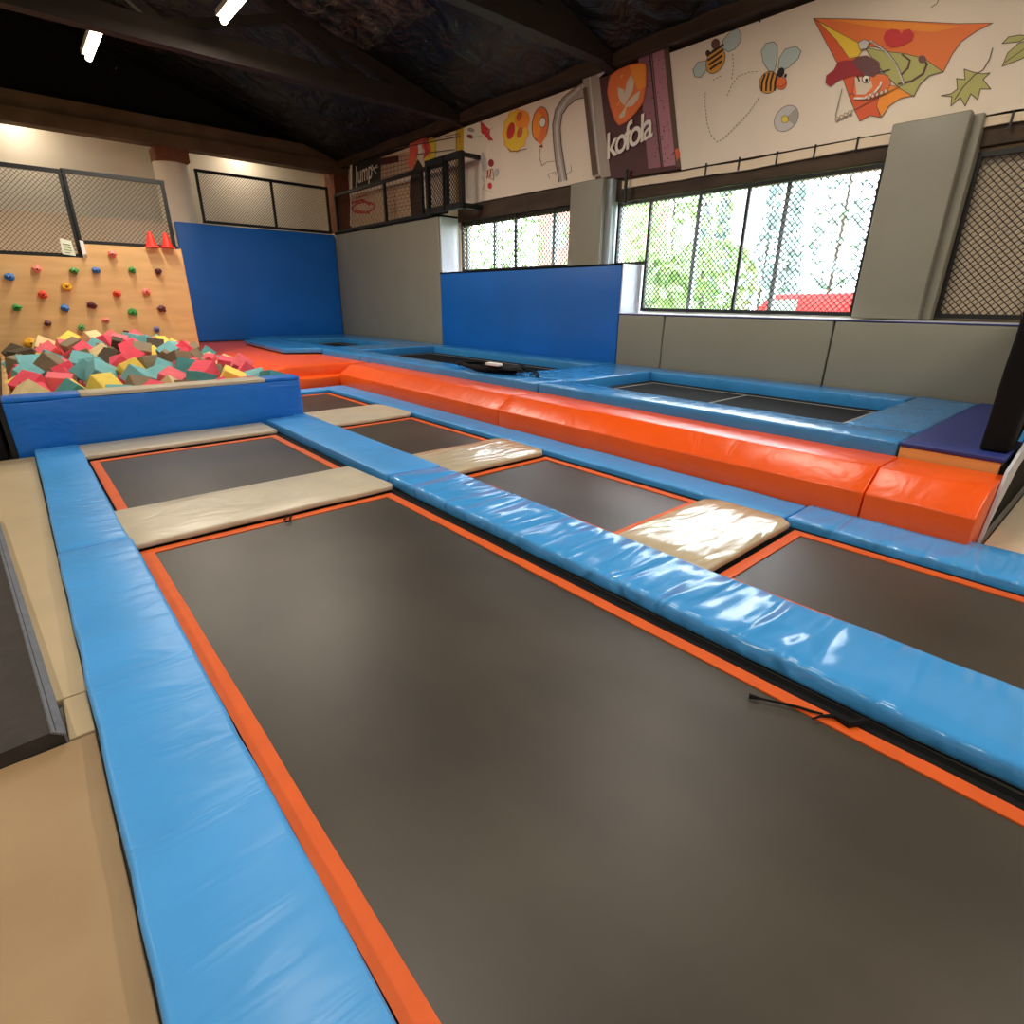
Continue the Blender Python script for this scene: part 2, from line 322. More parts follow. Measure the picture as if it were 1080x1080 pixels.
cols = ['pk', 'pk', 'pk2', 'te', 'te', 'te2', 'ye', 'br', 'br', 'dk', 'cr', 'pk', 'pk2', 'ye']
names = dict(pk='raspberry pink', pk2='salmon pink', te='pale teal', te2='deep teal', ye='yellow', br='taupe brown', dk='dark brown', cr='cream')
cm_ = {}
def cube_mesh(k):
    if k in cm_: return cm_[k]
    m = MB().box((-.5, -.5, -.5), (.5, .5, .5)).soft(.035, 2)
    bmesh.ops.recalc_face_normals(m.bm, faces=m.bm.faces[:])
    me = bpy.data.meshes.new('foam_cube'); m.bm.to_mesh(me); m.bm.free(); me.materials.append(M['foam_'+k]); cm_[k] = me; return me
def mound(x, y):
    u = (x-1.3)/1.6; v = (y-7.9)/6.2
    return .44+.30*max(0, 1-u*u)*min(1, max(0, v)*1.3)
last = None
for layer in (1, 0):
    ny = 17 if layer else 15
    for j in range(ny):
        for i in range(8 if layer else 7):
            x = PX0+.24+i*.366+(.0 if j % 2 else .09)+(0 if layer else .14)+random.uniform(-.05, .05)
            y = PY0+.44+j*.362+random.uniform(-.06, .06)+(0 if layer else .15)
            if x > PX1-.2: x = PX1-.22
            if y > PY1-.25: continue
            s = random.uniform(.25, .29)
            z = mound(x, y)+.02-(0 if layer else .26)+random.uniform(-.09, .09)-(.05 if j == 0 else 0)
            while True:
                k = random.choice(cols)
                if k != last: break
            last = k
            o = bpy.data.objects.new('foam_cube', cube_mesh(k)); C.objects.link(o)
            o.location = (x, y, z); o.scale = (s, s, s*random.choice((1, 1, .8)))
            o.rotation_euler = (random.uniform(-.85, .85), random.uniform(-.85, .85), random.uniform(0, 3.14))
            if layer:
                dep = ['right behind the front rim', 'in the front half', 'in the back half', 'below the climbing wall'][0 if j == 0 else 1 if j < 6 else 2 if j < 12 else 3]
                sd = ['on the left', 'left of centre', 'right of centre', 'on the right'][min(3, i//2)]
                lab = names[k]+' foam cube on the heap, '+dep+', '+sd
            else:
                lab = names[k]+' foam cube buried under the top layer of the pit'
            tag(o, lab, 'foam cube', 'foam cubes in the pit: '+lab)

# ================================================================ CLIMBING WALL
YC = 14.2
cw = empty('climbing_wall', (1.3, YC, 0), 'plywood climbing wall with coloured holds behind the foam pit', 'climbing wall')
MB().ext([(-2.5, YC, -.05), (3.10, YC, -.05), (3.10, YC, 2.55), (1.46, YC, 2.55), (1.46, YC, 2.30), (-2.5, YC, 2.30)], (0, .12, 0)).build('plywood_panel', 'plywood', cw)
MB().box((3.10, YC, -.05), (3.125, YC+.12, 2.56)).build('edge_strip', 'plywood_edge', cw)
holds = [(10.7, 292, 'blue', 'large blue hold at the far left edge'), (39, 284, 'pink', 'pink hold near the step, upper left'), (78, 286, 'green', 'green hold under the end of the low fence'),
 (101, 285.5, 'blue', 'blue hold right of the upper green one'), (118, 268, 'pink', 'reddish hold topmost of all, under the cones fence'), (139, 285, 'green', 'green hold left of the top right maroon hold'),
 (166.6, 286.5, 'maroon', 'maroon hold at the top right, below the cones'), (70, 302.6, 'yellow', 'big yellow hold in the upper left middle'), (45, 311, 'red', 'red hold left of the blue middle hold'),
 (122.7, 309.6, 'red', 'red hold in the centre right'), (154, 307.7, 'pink', 'pale pink hold near the right edge'), (17.5, 324.6, 'green', 'green hold low at the far left'),
 (68, 325, 'blue', 'blue hold in the middle of the wall'), (96.6, 321.7, 'maroon', 'maroon hold at the wall centre'), (139.4, 329, 'green', 'green hold at lower right'),
 (170, 326, 'maroon', 'maroon hold at the right edge, lower'), (50, 341, 'maroon', 'maroon hold at lower left'), (111.6, 338, 'pink', 'pink hold at lower centre'),
 (85.7, 345.6, 'green', 'green hold just above the foam, centre'), (133, 351, 'maroon', 'maroon hold right above the foam heap'), (165, 347.5, 'violet', 'violet blue hold above the foam at right'), (33, 362, 'yellow', 'yellow hold low at left beside the foam')]
for i, (u, v, c, lab) in enumerate(holds):
    p = at(u, v, y=YC); s = random.uniform(.052, .066)*(1.25 if c == 'yellow' else 1)
    m = MB().blob((p.x, YC-.035, p.z), (s*random.uniform(1.0, 1.3), .05, s), 3, .45, 1.6, i)
    h = m.build('climbing_hold', 'hold_'+c, smooth=True, origin=(p.x, YC, p.z)); tag(h, lab, 'climbing hold', 'holds on the climbing wall')
    MB().tube([(p.x, YC-.075, p.z), (p.x, YC-.098, p.z)], .016, 8).build('bolt', 'black_metal', h)

# ================================================================ NET PANELS
def net(mb, org, ax, w, h, pitch, r):
    """diamond netting in a w x h rectangle starting at org, along unit axis ax and z"""
    org = Vector(org); ax = Vector(ax); n = ax.cross(Vector((0, 0, 1)))
    for sg in (1, -1):
        c = -h if sg > 0 else 0
        c = -h; k = c
        while k < w+h:
            # line u = k + sg*t , v = t
            if sg > 0: u0, u1 = k, k+h
            else: u0, u1 = k+h, k
            t0, t1 = 0.0, 1.0; du = u1-u0
            if abs(du) > 1e-6:
                ta, tb = (0-u0)/du, (w-u0)/du
                if ta > tb: ta, tb = tb, ta
                t0, t1 = max(0, ta), min(1, tb)
            if t1-t0 > .01:
                a = org+ax*(u0+du*t0)+Vector((0, 0, h*t0)); b_ = org+ax*(u0+du*t1)+Vector((0, 0, h*t1))
                d = (b_-a).normalized(); s = d.cross(n).normalized()
                o = n*(r*.6*sg)
                mb.ext([a+s*r+o, a-s*r+o, a-s*r+o+n*r, a+s*r+o+n*r], b_-a)
            k += pitch
def net_panel(name, org, ax, w, h, posts, label, cat='net panel', bar=.06, pitch=.08, r=.004, group=None, netm='black_metal', loc=None):
    org = Vector(org); ax = Vector(ax)
    t = empty(name, org+ax*w/2, label, cat, group)
    for z in (0, h): MB().bar(org+Vector((0, 0, z))-ax*bar/2, org+ax*w+Vector((0, 0, z))+ax*bar/2, bar).build('rail', 'black_metal', t)
    for p in posts: MB().bar(org+ax*p, org+ax*p+Vector((0, 0, h)), bar*.9).build('post', 'black_metal', t)
    m = MB(); net(m, org, ax, w, h, pitch, r); m.build('netting', netm, t)
    return t
# fences above the climbing wall
f1 = net_panel('fence_panel', (-1.8, 14.26, 2.33), (1, 0, 0), 3.17, 1.42, (0, 1.1, 3.17), 'black netted fence section above the lower left part of the climbing wall', 'fence', .07, .075, .0035)
net_panel('fence_panel', (1.42, 14.26, 2.58), (1, 0, 0), 1.60, 1.19, (0, 1.60), 'black netted fence section above the climbing wall, behind the red cones', 'fence', .07, .075, .0035)
MB().box((1.40, 14.14, 2.36), (1.46, 14.2, 2.6)).build('white_bracket', 'white_paint', f1)
struct('trim_6', MB().box((-2.5, 14.33, 2.2), (3.05, 18.2, 2.30)), 'plywood_edge')
for u, v, lab in ((161, 262, 'left of the two red cones on the climbing wall ledge'), (177.5, 263, 'right of the two red cones on the climbing wall ledge')):
    p = at(u, v, y=14.14); c = empty('training_cone', (p.x, 14.16, 2.56), lab, 'cone', 'red cones on the ledge')
    MB().tube([(p.x, 14.16, 2.575), (p.x, 14.16, 2.60), (p.x, 14.16, 2.84)], [.105, .10, .035], 20).build('cone_body', 'cone_red', c, smooth=True)
    MB().box((p.x-.12, 14.05, 2.555), (p.x+.12, 14.27, 2.58)).soft(.015).build('cone_base', 'cone_red', c)
def flatpoly(mb, pts, plane, eps, mi, th=.002):
    """thin printed shape; plane = ('x',X) or ('y',Y); pts are points of the photograph"""
    mb.mi = mi
    if plane[0] == 'x': q = [at(u, v, x=plane[1]) for u, v in pts]; d = Vector((-eps, 0, 0))
    else: q = [at(u, v, y=plane[1]) for u, v in pts]; d = Vector((0, -eps, 0))
    q = [Vector((p.x, p.y, p.z))+d for p in q]
    mb.face(q)
def line(mb, pts, w, plane, eps, mi):
    for (a, b), (c, d) in zip(pts, pts[1:]):
        l = math.hypot(c-a, d-b) or 1; nx, ny = -(d-b)/l*w/2, (c-a)/l*w/2; ex, ey = (c-a)/l*w*.3, (d-b)/l*w*.3
        flatpoly(mb, [(a+nx-ex, b+ny-ey), (c+nx+ex, d+ny+ey), (c-nx+ex, d-ny+ey), (a-nx-ex, b-ny-ey)], plane, eps, mi)
def ell(cx, cy, rx, ry, rot=0, n=20, a0=0, a1=360):
    r = math.radians(rot); o = []
    for k in range(n+(0 if a1-a0 == 360 else 1)):
        t = math.radians(a0+(a1-a0)*k/n); x, y = rx*math.cos(t), ry*math.sin(t)
        o.append((cx+x*math.cos(r)-y*math.sin(r), cy+x*math.sin(r)+y*math.cos(r)))
    return o
class Art:
    def __init__(s, plane, mats): s.mb = MB(); s.pl = plane; s.ms = mats; s.l = 0
    def p(s, pts, m, out=None, ow=.8):
        s.l += 1; flatpoly(s.mb, pts, s.pl, .003+.0008*s.l, s.ms.index(m))
        if out: s.s(list(pts)+[pts[0]], ow, out)
        return s
    def s(s, pts, w, m): s.l += 1; line(s.mb, pts, w, s.pl, .003+.0008*s.l, s.ms.index(m)); return s
    def build(s, name, parent): return s.mb.build(name, ['print_'+m for m in s.ms], parent)
# white notice on the fence
nt_ = MB(); flatpoly(nt_, [(62.5, 251), (75, 254), (80, 270), (66, 268)], ('y', 14.2), 0, 0)
no = nt_.build('paper_notice', 'print_mint'); tag(no, 'small white paper notice hanging on the fence beside the climbing wall step', 'notice')
a = Art(('y', 14.2), ['green', 'line']); a.s([(66, 257), (74, 258.5)], .8, 'line').s([(67, 260), (71, 260.5), (75, 262)], .8, 'green').s([(68, 263), (76, 265)], .8, 'green').s([(69, 266), (74, 267)], .7, 'line'); a.build('notice_print', no)

# ================================================================ BACK WALL (blue) and walkway
YB = 18.3
struct('wall_walkway', MB().box((-4, YB+.12, -.06), (9.1, YB+.3, 3.46)), 'plaster')
struct('trim_7', MB().box((-2.5, YB+.3, 3.36), (9.1, 19.98, 3.46)), 'concrete')
pad('wall_pad', (4.0, YB, .42), (8.49, YB+.12, 3.50), 'royal_vinyl', .02, step=.6, amp=.008, seed=1, label='big royal blue wall pad beside the climbing wall at the back', cat='wall pad')
pad('wall_pad', (3.0, YB, -.05), (3.98, YB+.12, 2.9), 'royal_vinyl', .02, step=.6, amp=.006, seed=2, label='blue wall pad behind the orange beam end, mostly hidden by climbing wall', cat='wall pad')
col = empty('round_column', (4.24, 18.55, 3.46), 'round white column with a brown head at the back wall', 'column')
MB().tube([(4.26, 18.75, 3.46), (4.26, 18.75, 4.92)], .42, 28).build('column_shaft', 'plaster_pale', col, smooth=True)
MB().box((3.86, 18.24, 4.92), (4.62, 19.0, 5.22)).build('column_head', 'brick_red', col)
struct('trim_8', MB().box((8.62, 18.25, 3.6), (9.1, 18.9, 5.3)), 'brick_red')
net_panel('fence_panel', (4.72, 18.24, 3.55), (1, 0, 0), 3.62, 1.22, (0, 1.95, 3.62), 'black netted fence on top of the blue back wall pad', 'fence', .07, .075, .0035)

# ================================================================ RIGHT WALL PADS
XP = 8.5
pad('wall_pad', (XP, 12.48, .46), (XP+.5, 18.28, 3.50), 'grey_vinyl', .02, step=.5, amp=.012, seed=3, label='tall grey wall pad in the far corner between two blue ones', cat='wall pad')
pad('wall_pad', (XP, 6.73, .46), (XP+.5, 12.46, 2.22), 'royal_vinyl', .02, step=.5, amp=.008, seed=4, label='blue wall pad under the small window on the right wall', cat='wall pad')
for i, (y0, y1, lab) in enumerate(((5.74, 6.71, 'narrow grey wall pad next to the blue one under the large window'), (3.02, 5.72, 'wide grey wall pad under the middle of the large window'), (1.05, 3.0, 'grey wall pad at the right end above the indigo mat'))):
    pad('wall_pad', (XP, y0, .46), (XP+.1, y1, 1.385), 'grey_vinyl', .02, step=.4, amp=.008, seed=5+i, label=lab, cat='wall pad')
struct('trim_9', MB().box((XP+.1, .4, -.06), (XW, 6.72, 1.385)).box((XP+.5, 6.72, -.06), (XW, 18.28, 2.2)).box((XP+.1, 6.74, -.06), (XP+.5, 18.28, .46)), 'white_vinyl')
# blue ledge skin and white reveal faces
struct('trim_10', MB().box((XP, .9, 1.388), (XW, 6.72, 1.41)), 'white_vinyl')
struct('trim_11', MB().box((XP-.005, .9, 1.386), (XP+.03, 6.73, 1.40)), 'indigo_vinyl')
struct('trim_12', MB().box((XP+.5, 6.66, 1.41), (XW, 6.72, 2.23)).box((XP+.02, 6.70, 1.41), (XP+.5, 6.725, 2.23)).box((XP+.05, 12.44, 2.23), (XW, 12.475, 3.5)).box((XP+.02, 6.73, 2.225), (XW, 12.44, 2.24)), 'white_vinyl')
struct('trim_13', MB().box((XP-.01, 6.72, 2.215), (XP+.03, 12.46, 2.245)).box((XP-.01, 12.46, 3.50), (XW, 18.28, 3.545)), 'black_fabric')
# column pads
cp = pad('column_pad', (8.72, 2.12, 1.42), (8.86, 2.90, 3.66), 'grey_vinyl', .02, step=.4, amp=.006, seed=8, label='tall grey padded column cover right of the large window', cat='wall pad')
pad('column_pad', (8.86, 2.02, 1.42), (9.1, 2.88, 3.64), 'grey_vinyl', .02, step=.4, amp=.004, seed=9, parent=cp).name = 'side_pad'
cp = pad('column_pad', (8.74, 7.48, 2.25), (8.86, 8.30, 3.70), 'grey_vinyl', .02, step=.4, amp=.006, seed=10, label='shorter grey padded column cover between the two windows', cat='wall pad')
pad('column_pad', (8.86, 7.36, 2.25), (9.1, 8.28, 3.69), 'grey_vinyl_light', .02, step=.4, amp=.004, seed=11, parent=cp).name = 'side_pad'
# window nets
XN = 9.04
def wnet(y1, y0, z0, z1, posts, lab, pitch=.085, r=.005):
    return net_panel('window_net', (XN, y1, z0), (0, -1, 0), y1-y0, z1-z0, [y1-p for p in posts], lab, 'net panel', .055, pitch, r)
wnet(6.60, 3.0, 1.47, 3.28, (6.60, 4.80, 3.0), 'black framed safety net over the large window', .085, .006)
wnet(7.30, 6.66, 2.27, 3.28, (7.30,), 'narrow strip of safety net at left end of the large window')
wnet(12.2, 8.42, 2.29, 3.70, (12.2, 10.2, 8.42), 'black framed safety net over the small far window', .10, .008)
wnet(2.0, .2, 1.47, 3.24, (2.0, 1.12), 'black framed safety net on bare wall at the right edge', .08, .005)
# rolled blinds above small window
tag(MB().box((9.07, 8.4, 3.30), (9.11, 12.2, 3.42)).build('window_blind', 'brown_lintel'), 'dark rolled blind at the top of the small far window', 'blind')

# guard rail on the far gray wall
gr = net_panel('guard_rail', (XP+.05, 18.1, 3.58), (0, -1, 0), 5.9, 1.0, (0, 3.05, 4.9, 5.9), 'black guard rail on top of the tall grey wall pad', 'railing', .08, .2, .003)
cg = empty('net_cage', (8.75, 12.2, 3.55), 'small black framed net cage at the end of the guard rail', 'cage')
for (y0, y1) in ((12.72, 12.0), (11.95, 11.35)):
    for z in (3.62, 4.62): MB().bar((8.42, y0, z), (8.42, y1, z), .12).build('rail', 'black_metal', cg)
    for y in (y0, y1): MB().bar((8.42, y, 3.56), (8.42, y, 4.68), .10).build('post', 'black_metal', cg)
    m = MB(); net(m, (8.42, y0, 3.62), (0, -1, 0), y0-y1, 1.0, .1, .007); m.build('netting', 'black_metal', cg)
MB().bar((8.42, 11.35, 4.62), (9.05, 11.35, 4.62), .08).build('rail', 'black_metal', cg)
MB().bar((8.42, 11.35, 3.62), (9.05, 11.35, 3.62), .10).build('rail', 'black_metal', cg)

# ================================================================ BANNERS
XB = 8.93
def banner(poly, label, m='banner_cloth', name='banner'):
    q = [at(u, v, x=XB) for u, v in poly]
    for p in q: p.z = min(p.z, 5.30)
    mb = MB().ext([(XB, p.y, p.z) for p in q], (.02, 0, 0))
    ys = [p.y for p in q]; mb.cut(1, min(ys), max(ys), .5)
    return tag(mb.build(name, m), label, 'banner')
# far poster: gymnast, brick wall, "Jump"
po = banner([(368, 158), (480, 112), (480.5, 213), (369, 238)], 'dark and sandy poster with a bent-over figure and the word Jump', 'print_cream')
a = Art(('x', XB), ['black', 'cream', 'brick', 'coral', 'plum', 'blond', 'graf', 'line', 'white', 'wine', 'brownp'])
a.p([(371, 172), (402, 166), (402, 192), (371, 203)], 'black')
a.p([(402, 166), (440, 158), (440, 180), (402, 191)], 'brick')
for i in range(5): a.s([(402, 170+i*4.6), (440, 162+i*4)], .7, 'plum')
for i in range(9): a.s([(404+i*4, 171-i*.8), (404.5+i*4, 190-i*1.1)], .4, 'plum')
a.p([(402, 167), (421, 164), (421, 171), (402, 174)], 'wine')
a.p([(371, 206), (440, 190), (440, 226), (371, 241)], 'brick')
for i in range(8): a.s([(406, 198+i*4.0), (434, 192+i*4.0)], .5, 'brownp')
a.s([(372, 166), (486, 144)], 1.2, 'line').s([(400, 158), (486, 141)], .6, 'line').s([(440, 163), (480, 158)], 1.0, 'line')
a.s([(371, 167), (371, 202)], 2.4, 'white')
a.s(ell(384, 219, 12, 5.5, -8)+[ell(384, 219, 12, 5.5, -8)[0]], 1.6, 'graf').s([(372, 214), (383, 211), (391, 216)], 2.2, 'graf').s([(376, 222), (390, 225)], 1.6, 'graf').s([(376, 209), (388, 206)], 1.2, 'graf')
a.build('poster_print', po)
# figure printed on the poster
a = Art(('x', XB-.015), ['black', 'coral', 'blond', 'plum', 'graf', 'white', 'dbrown'])
a.p([(437, 176), (441, 168), (446, 176), (446, 200), (443, 228), (434, 228), (432, 205), (433, 186)], 'dbrown')
a.p([(432, 150), (438, 143), (446, 142), (450, 150), (448, 158), (442, 152), (441, 160), (437, 174), (433, 179), (430, 172), (432, 162)], 'coral')
a.p([(446, 145), (454, 147), (458, 155), (455, 162), (450, 166), (446, 170), (448, 160)], 'graf')
a.p([(452, 146), (457, 145), (460, 152), (459, 166), (456, 172), (448, 173), (447, 168), (452, 163), (455, 156), (452, 150)], 'blond', None)
a.s([(449, 150), (453, 158)], 1, 'coral').s([(452, 150), (455, 160), (452, 167)], 1, 'coral')
a.p([(441, 153), (445, 152), (446, 160), (442, 164)], 'white')
a.build('printed_figure', po)
yb_ = banner([(481, 112), (488, 108), (488, 212), (481, 213)], 'narrow yellow vertical banner strip left of the balloon banner', 'print_gold', 'banner_strip')
# balloon banner
b1 = banner([(488.4, 108), (618, 60), (628, 190), (488.4, 216)], 'white banner with printed balloon, bird and leaf drawings')
a = Art(('x', XB), ['red', 'dred', 'line', 'grey', 'dbrown'])
a.p([(507, 128), (513, 134), (517, 137), (516, 142), (520, 148), (516, 148), (511, 142), (508, 140)], 'red', 'dred', .6)
a.p(ell(497, 137, 3.4, 1.6, 15), 'grey', 'line', .5).p(ell(496, 144, 3, 1.8, 25), 'dred', 'line', .5).s([(500, 145), (509, 143)], .6, 'grey').s([(514, 139), (521, 134)], .5, 'grey')
a.build('bird_drawing', b1)
a = Art(('x', XB), ['grey', 'dred', 'red', 'line', 'cream', 'lgrey'])
a.p([(509, 160), (513, 168), (514, 178), (510, 180), (507, 170)], 'lgrey', 'grey', .5).p(ell(518, 172, 3, 4), 'dbrown' if 0 else 'dred').p([(513, 180), (520, 178), (521, 190), (516, 188)], 'cream', 'line', .5)
a.s([(515, 180), (514, 188)], 1.2, 'dred').s([(518, 179), (517, 187)], 1.2, 'dred').p(ell(517, 196, 2.2, 3.4), 'red').s([(508, 186), (512, 193), (509, 199), (519, 203)], .6, 'grey').p(ell(524, 182, 2, 4, 15), 'lgrey', 'grey', .4)
a.build('pixie_drawing', b1)
sc = []
for k in range(44):
    t = 2*math.pi*k/44; r = 1+.06*math.sin(11*t)
    sc.append((544+13*r*math.cos(t)+3*math.sin(-t)*.6, 138+22*r*math.sin(t)))
a = Art(('x', XB), ['yellow', 'orange2', 'red', 'line', 'dorange', 'dred'])
a.p(sc, 'yellow', 'orange2', 1.0).p(ell(551, 126, 8, 10, 10), 'orange2').p(ell(539, 138, 3.8, 9, 12), 'red', 'dorange', .6).p(ell(548, 123, 2.2, 4.5, 15), 'dorange', 'line', .4).p(ell(548.5, 140, 2.4, 5.5, 15), 'dorange', 'line', .4)
a.s([(536, 157), (541, 160), (547, 159), (556, 157)], .7, 'line')
a.build('leaf_drawing', b1)
a = Art(('x', XB), ['orange2', 'dorange', 'line', 'white', 'dred', 'orange'])
a.p(ell(570, 131, 8.6, 18.5, 6)+[], 'orange', 'line', .8).p([(562, 140), (578, 140), (571, 152), (569, 152)], 'orange').p(ell(567, 132, 4.5, 14, 6), 'orange2').p(ell(572.5, 129, 3.4, 5.2, 8), 'white', 'line', .7)
a.p([(568, 155), (572, 152), (573, 156)], 'dred').s([(570, 157), (569, 165), (572, 175), (577, 171), (585, 170)], .5, 'line')
a.build('balloon_drawing', b1)
a = Art(('x', XB), ['line']); a.s([(580, 188), (578, 184), (586, 181), (586, 185)], .5, 'line'); a.build('doodle', b1)
a = Art(('x', XB), ['line']); a.s([(602, 174), (603, 180), (597, 185)], .6, 'line'); a.build('doodle', b1)
# mug handle printed
a = Art(('x', XB), ['glassg', 'line', 'lgrey', 'cream', 'plum', 'brownp'])
o1 = [(614, 88), (605, 94), (594, 103), (586, 116), (583, 132), (584, 150), (586, 170), (590, 192)]
i1 = [(598, 190), (595, 172), (592, 152), (591, 134), (593, 121), (599, 112), (608, 105), (616, 103)]
a.p(o1+i1, 'glassg').s(o1, 1.1, 'line').s(i1, 1.1, 'line').s([(612, 93), (599, 104), (590, 118), (587, 135), (589, 160), (594, 190)], 2.4, 'lgrey')
a.p([(612, 60), (622, 66), (634, 186), (626, 187)], 'glassg').p([(615, 93), (619, 92), (631, 184), (625, 186)], 'brownp').s([(620, 92), (631, 184)], .8, 'line').s([(622, 80), (633, 184)], 1.4, 'lgrey')
a.build('mug_drawing', b1)
# drink banner
b2 = banner([(618.5, 68), (705, 38), (718, 178), (628.5, 192)], 'dark red drink banner with orange leaf emblem and the word kofola', 'print_wine')
a = Art(('x', XB), ['pinkglass', 'pinkglass2', 'black', 'glassg', 'lgrey', 'plum', 'brownp', 'dorange', 'wine'])
a.p([(619, 60), (630, 62), (644, 186), (634, 188)], 'glassg').p([(619, 62), (670, 50), (632, 82)], 'cream' if 0 else 'lgrey')
a.p([(672, 48), (686, 44), (699, 176), (684, 178)], 'pinkglass2').p([(687, 44), (699, 40), (713, 174), (700, 176)], 'pinkglass').s([(684, 44), (698, 178)], 1.5, 'black').p([(699, 40), (705, 38), (718, 176), (713, 176)], 'brownp')
a.p([(712, 158), (716, 156), (718, 164), (714, 170)], 'dorange')
rr = random.Random(3)
for k in range(70):
    v = rr.uniform(60, 172); u = rr.choice([rr.uniform(674, 684), rr.uniform(688, 700)])+(v-48)*.105; r = rr.uniform(.3, .8); a.p(ell(u, v, r, r*1.2, 0, 6), 'wine'); a.l -= 1
for k in range(60):
    v = rr.uniform(85, 170); u = rr.uniform(634, 670)+(v-48)*.06; r = rr.uniform(.25, .55); a.p(ell(u, v, r, r, 0, 6), 'plum'); a.l -= 1
a.build('mug_print', b2)
a = Art(('x', XB-.2), ['orange', 'dorange', 'orange2', 'cream', 'yellow'])
a.pl = ('x', XB-.015)
a.p([(642, 88), (644, 80), (652, 74), (664, 69), (675, 66.5), (681, 68), (682, 76), (681, 92), (678, 108), (671, 118), (660, 129), (653, 132), (649, 127), (644, 112), (641, 98)], 'orange', 'dorange', 1.2)
a.p([(664, 69), (681, 68), (681, 92), (673, 95), (667, 80)], 'orange2')
a.p([(665.5, 79), (669, 86), (668, 95), (663, 104), (660, 109), (659, 98), (661, 88)], 'cream').p([(652, 92), (658, 95), (660, 103), (660, 112), (655, 108), (652, 100)], 'cream')
a.p([(676, 95), (673, 105), (667, 112), (661, 113), (659, 123), (654, 125), (653, 123), (658, 116), (662, 108), (668, 101)], 'cream').s([(651, 112), (654, 107)], .8, 'yellow').s([(655, 82), (657, 79)], 1, 'yellow')
a.build('leaf_emblem', b2)
def text(body, p0, p1, hgt, shear, m, parent, off, name='lettering', font_off=.012, sx=1, spacing=1.0):
    """text standing on the banner plane from p0 (left baseline) to p1"""
    cu = bpy.data.curves.new(name, 'FONT'); cu.body = body; cu.size = 1; cu.shear = shear; cu.offset = font_off; cu.extrude = .002; cu.space_character = spacing
    tmp = bpy.data.objects.new('tmp', cu); C.objects.link(tmp); dg = bpy.context.evaluated_depsgraph_get()
    me = bpy.data.meshes.new_from_object(tmp.evaluated_get(dg)); bpy.data.objects.remove(tmp)
    xs = [v.co.x for v in me.vertices]; x0, x1 = min(xs), max(xs); L = (p1-p0).length; k = L/(x1-x0)
    ex = (p1-p0).normalized(); n = Vector((-1, 0, 0)); ez = n.cross(ex)
    for v in me.vertices:
        q = p0+ex*((v.co.x-x0)*k)+ez*(v.co.y*hgt)+n*(off+v.co.z); v.co = q-worldloc(parent)
    me.materials.clear(); me.materials.append(M[m])
    o = bpy.data.objects.new(name, me); C.objects.link(o); o.parent = parent; return o
q0, q1 = at(641.5, 168.5, x=XB), at(690, 143.5, x=XB)
text('kofola', q0, q1, .58, .14, 'print_white', b2, .03, font_off=.012, spacing=.82)
text('Jump', at(375, 195, x=XB), at(394, 187.5, x=XB), .66, .25, 'print_white', po, .03, font_off=.004)
a = Art(('x', XB-.025), ['white']); a.s([(392, 174), (395, 180), (397, 183)], .9, 'white').s([(392, 180), (398, 174)], .9, 'white').s([(394, 178), (399, 176)], .8, 'white'); a.build('star_mark', po)
# bee and kite banner
b3 = banner([(705.6, 40), (832, -3), (1020, -70), (1400, -160), (1400, 74), (1080, 117), (941, 139), (718.6, 179)], 'long white banner with printed bees, kite and leaves')
def bee1():
    a = Art(('x', XB), ['wing', 'line', 'honey', 'dbrown', 'plum'])
    a.p([(762, 50), (763, 42), (770, 34), (778, 30), (782, 36), (781, 44), (775, 52), (768, 55)], 'wing', 'line', .6)
    a.p([(745, 64), (736, 66), (731, 74), (733, 81), (739, 82), (746, 73)], 'wing', 'line', .6)
    bd = ell(755, 64, 9, 14.5, 25); a.p(bd, 'honey', 'line', .7)
    for k in range(4): t = -9+k*6; a.s([(746+k*1.2, 66+t*.8), (755, 61+t*.9), (763-k*.6, 56+t)], 2.3, 'dbrown')
    a.p(ell(755, 46.5, 4, 5.2, 15), 'plum', 'dbrown', .8).p(ell(747, 56, 2.4, 3, 15), 'dbrown'); a.build('bee_drawing', b3)
def bee2():
    a = Art(('x', XB), ['wing', 'line', 'honey', 'dbrown', 'skin', 'black', 'dred'])
    a.p([(811, 75), (805, 66), (803, 54), (808, 46), (816, 44), (820, 48), (820, 62), (817, 75)], 'wing', 'line', .6)
    a.p([(821, 72), (822, 62), (828, 52), (840, 49), (845, 54), (842, 62), (832, 71), (824, 75)], 'wing', 'line', .6)
    a.p(ell(811, 87, 9.5, 12, 20), 'honey', 'line', .7)
    for k in range(4): a.s([(807+k*4.4, 76.5+abs(k-1.5)*1.5), (804+k*4.6, 87), (803.5+k*4.6, 96-k*.2)], 2.0, 'dbrown')
    a.p(ell(824.5, 88, 5.6, 6.6, 5), 'skin', 'dred', .5).s([(821, 91), (825, 92), (829, 88)], .7, 'dred').p(ell(824, 76.5, 3.6, 5.2, 20), 'black').p(ell(829, 80, 1.3, 2.2, 20), 'black'); a.build('bee_drawing', b3)
bee1(); bee2()
a = Art(('x', XB), ['line', 'grey'])
def dots(pts):
    for (x0, y0), (x1, y1) in zip(pts, pts[1:]):
        n = max(1, int(math.hypot(x1-x0, y1-y0)/3.4))
        for k in range(n):
            t = k/n; t2 = t+.45/n; a.s([(x0+(x1-x0)*t, y0+(y1-y0)*t), (x0+(x1-x0)*t2, y0+(y1-y0)*t2)], .7, 'line')
dots([(744, 98), (744, 112), (746, 130), (750, 142), (756, 150), (763, 147), (777, 133), (790, 120), (800, 106), (803, 100)])
dots([(768, 101), (773, 90), (780, 81), (790, 77), (802, 76)]); dots([(774, 58), (775, 70), (773, 86)]); dots([(762, 81), (752, 86)]); a.build('dotted_flight_trail', b3)
a = Art(('x', XB), ['lgrey', 'grey', 'line', 'lyellow'])
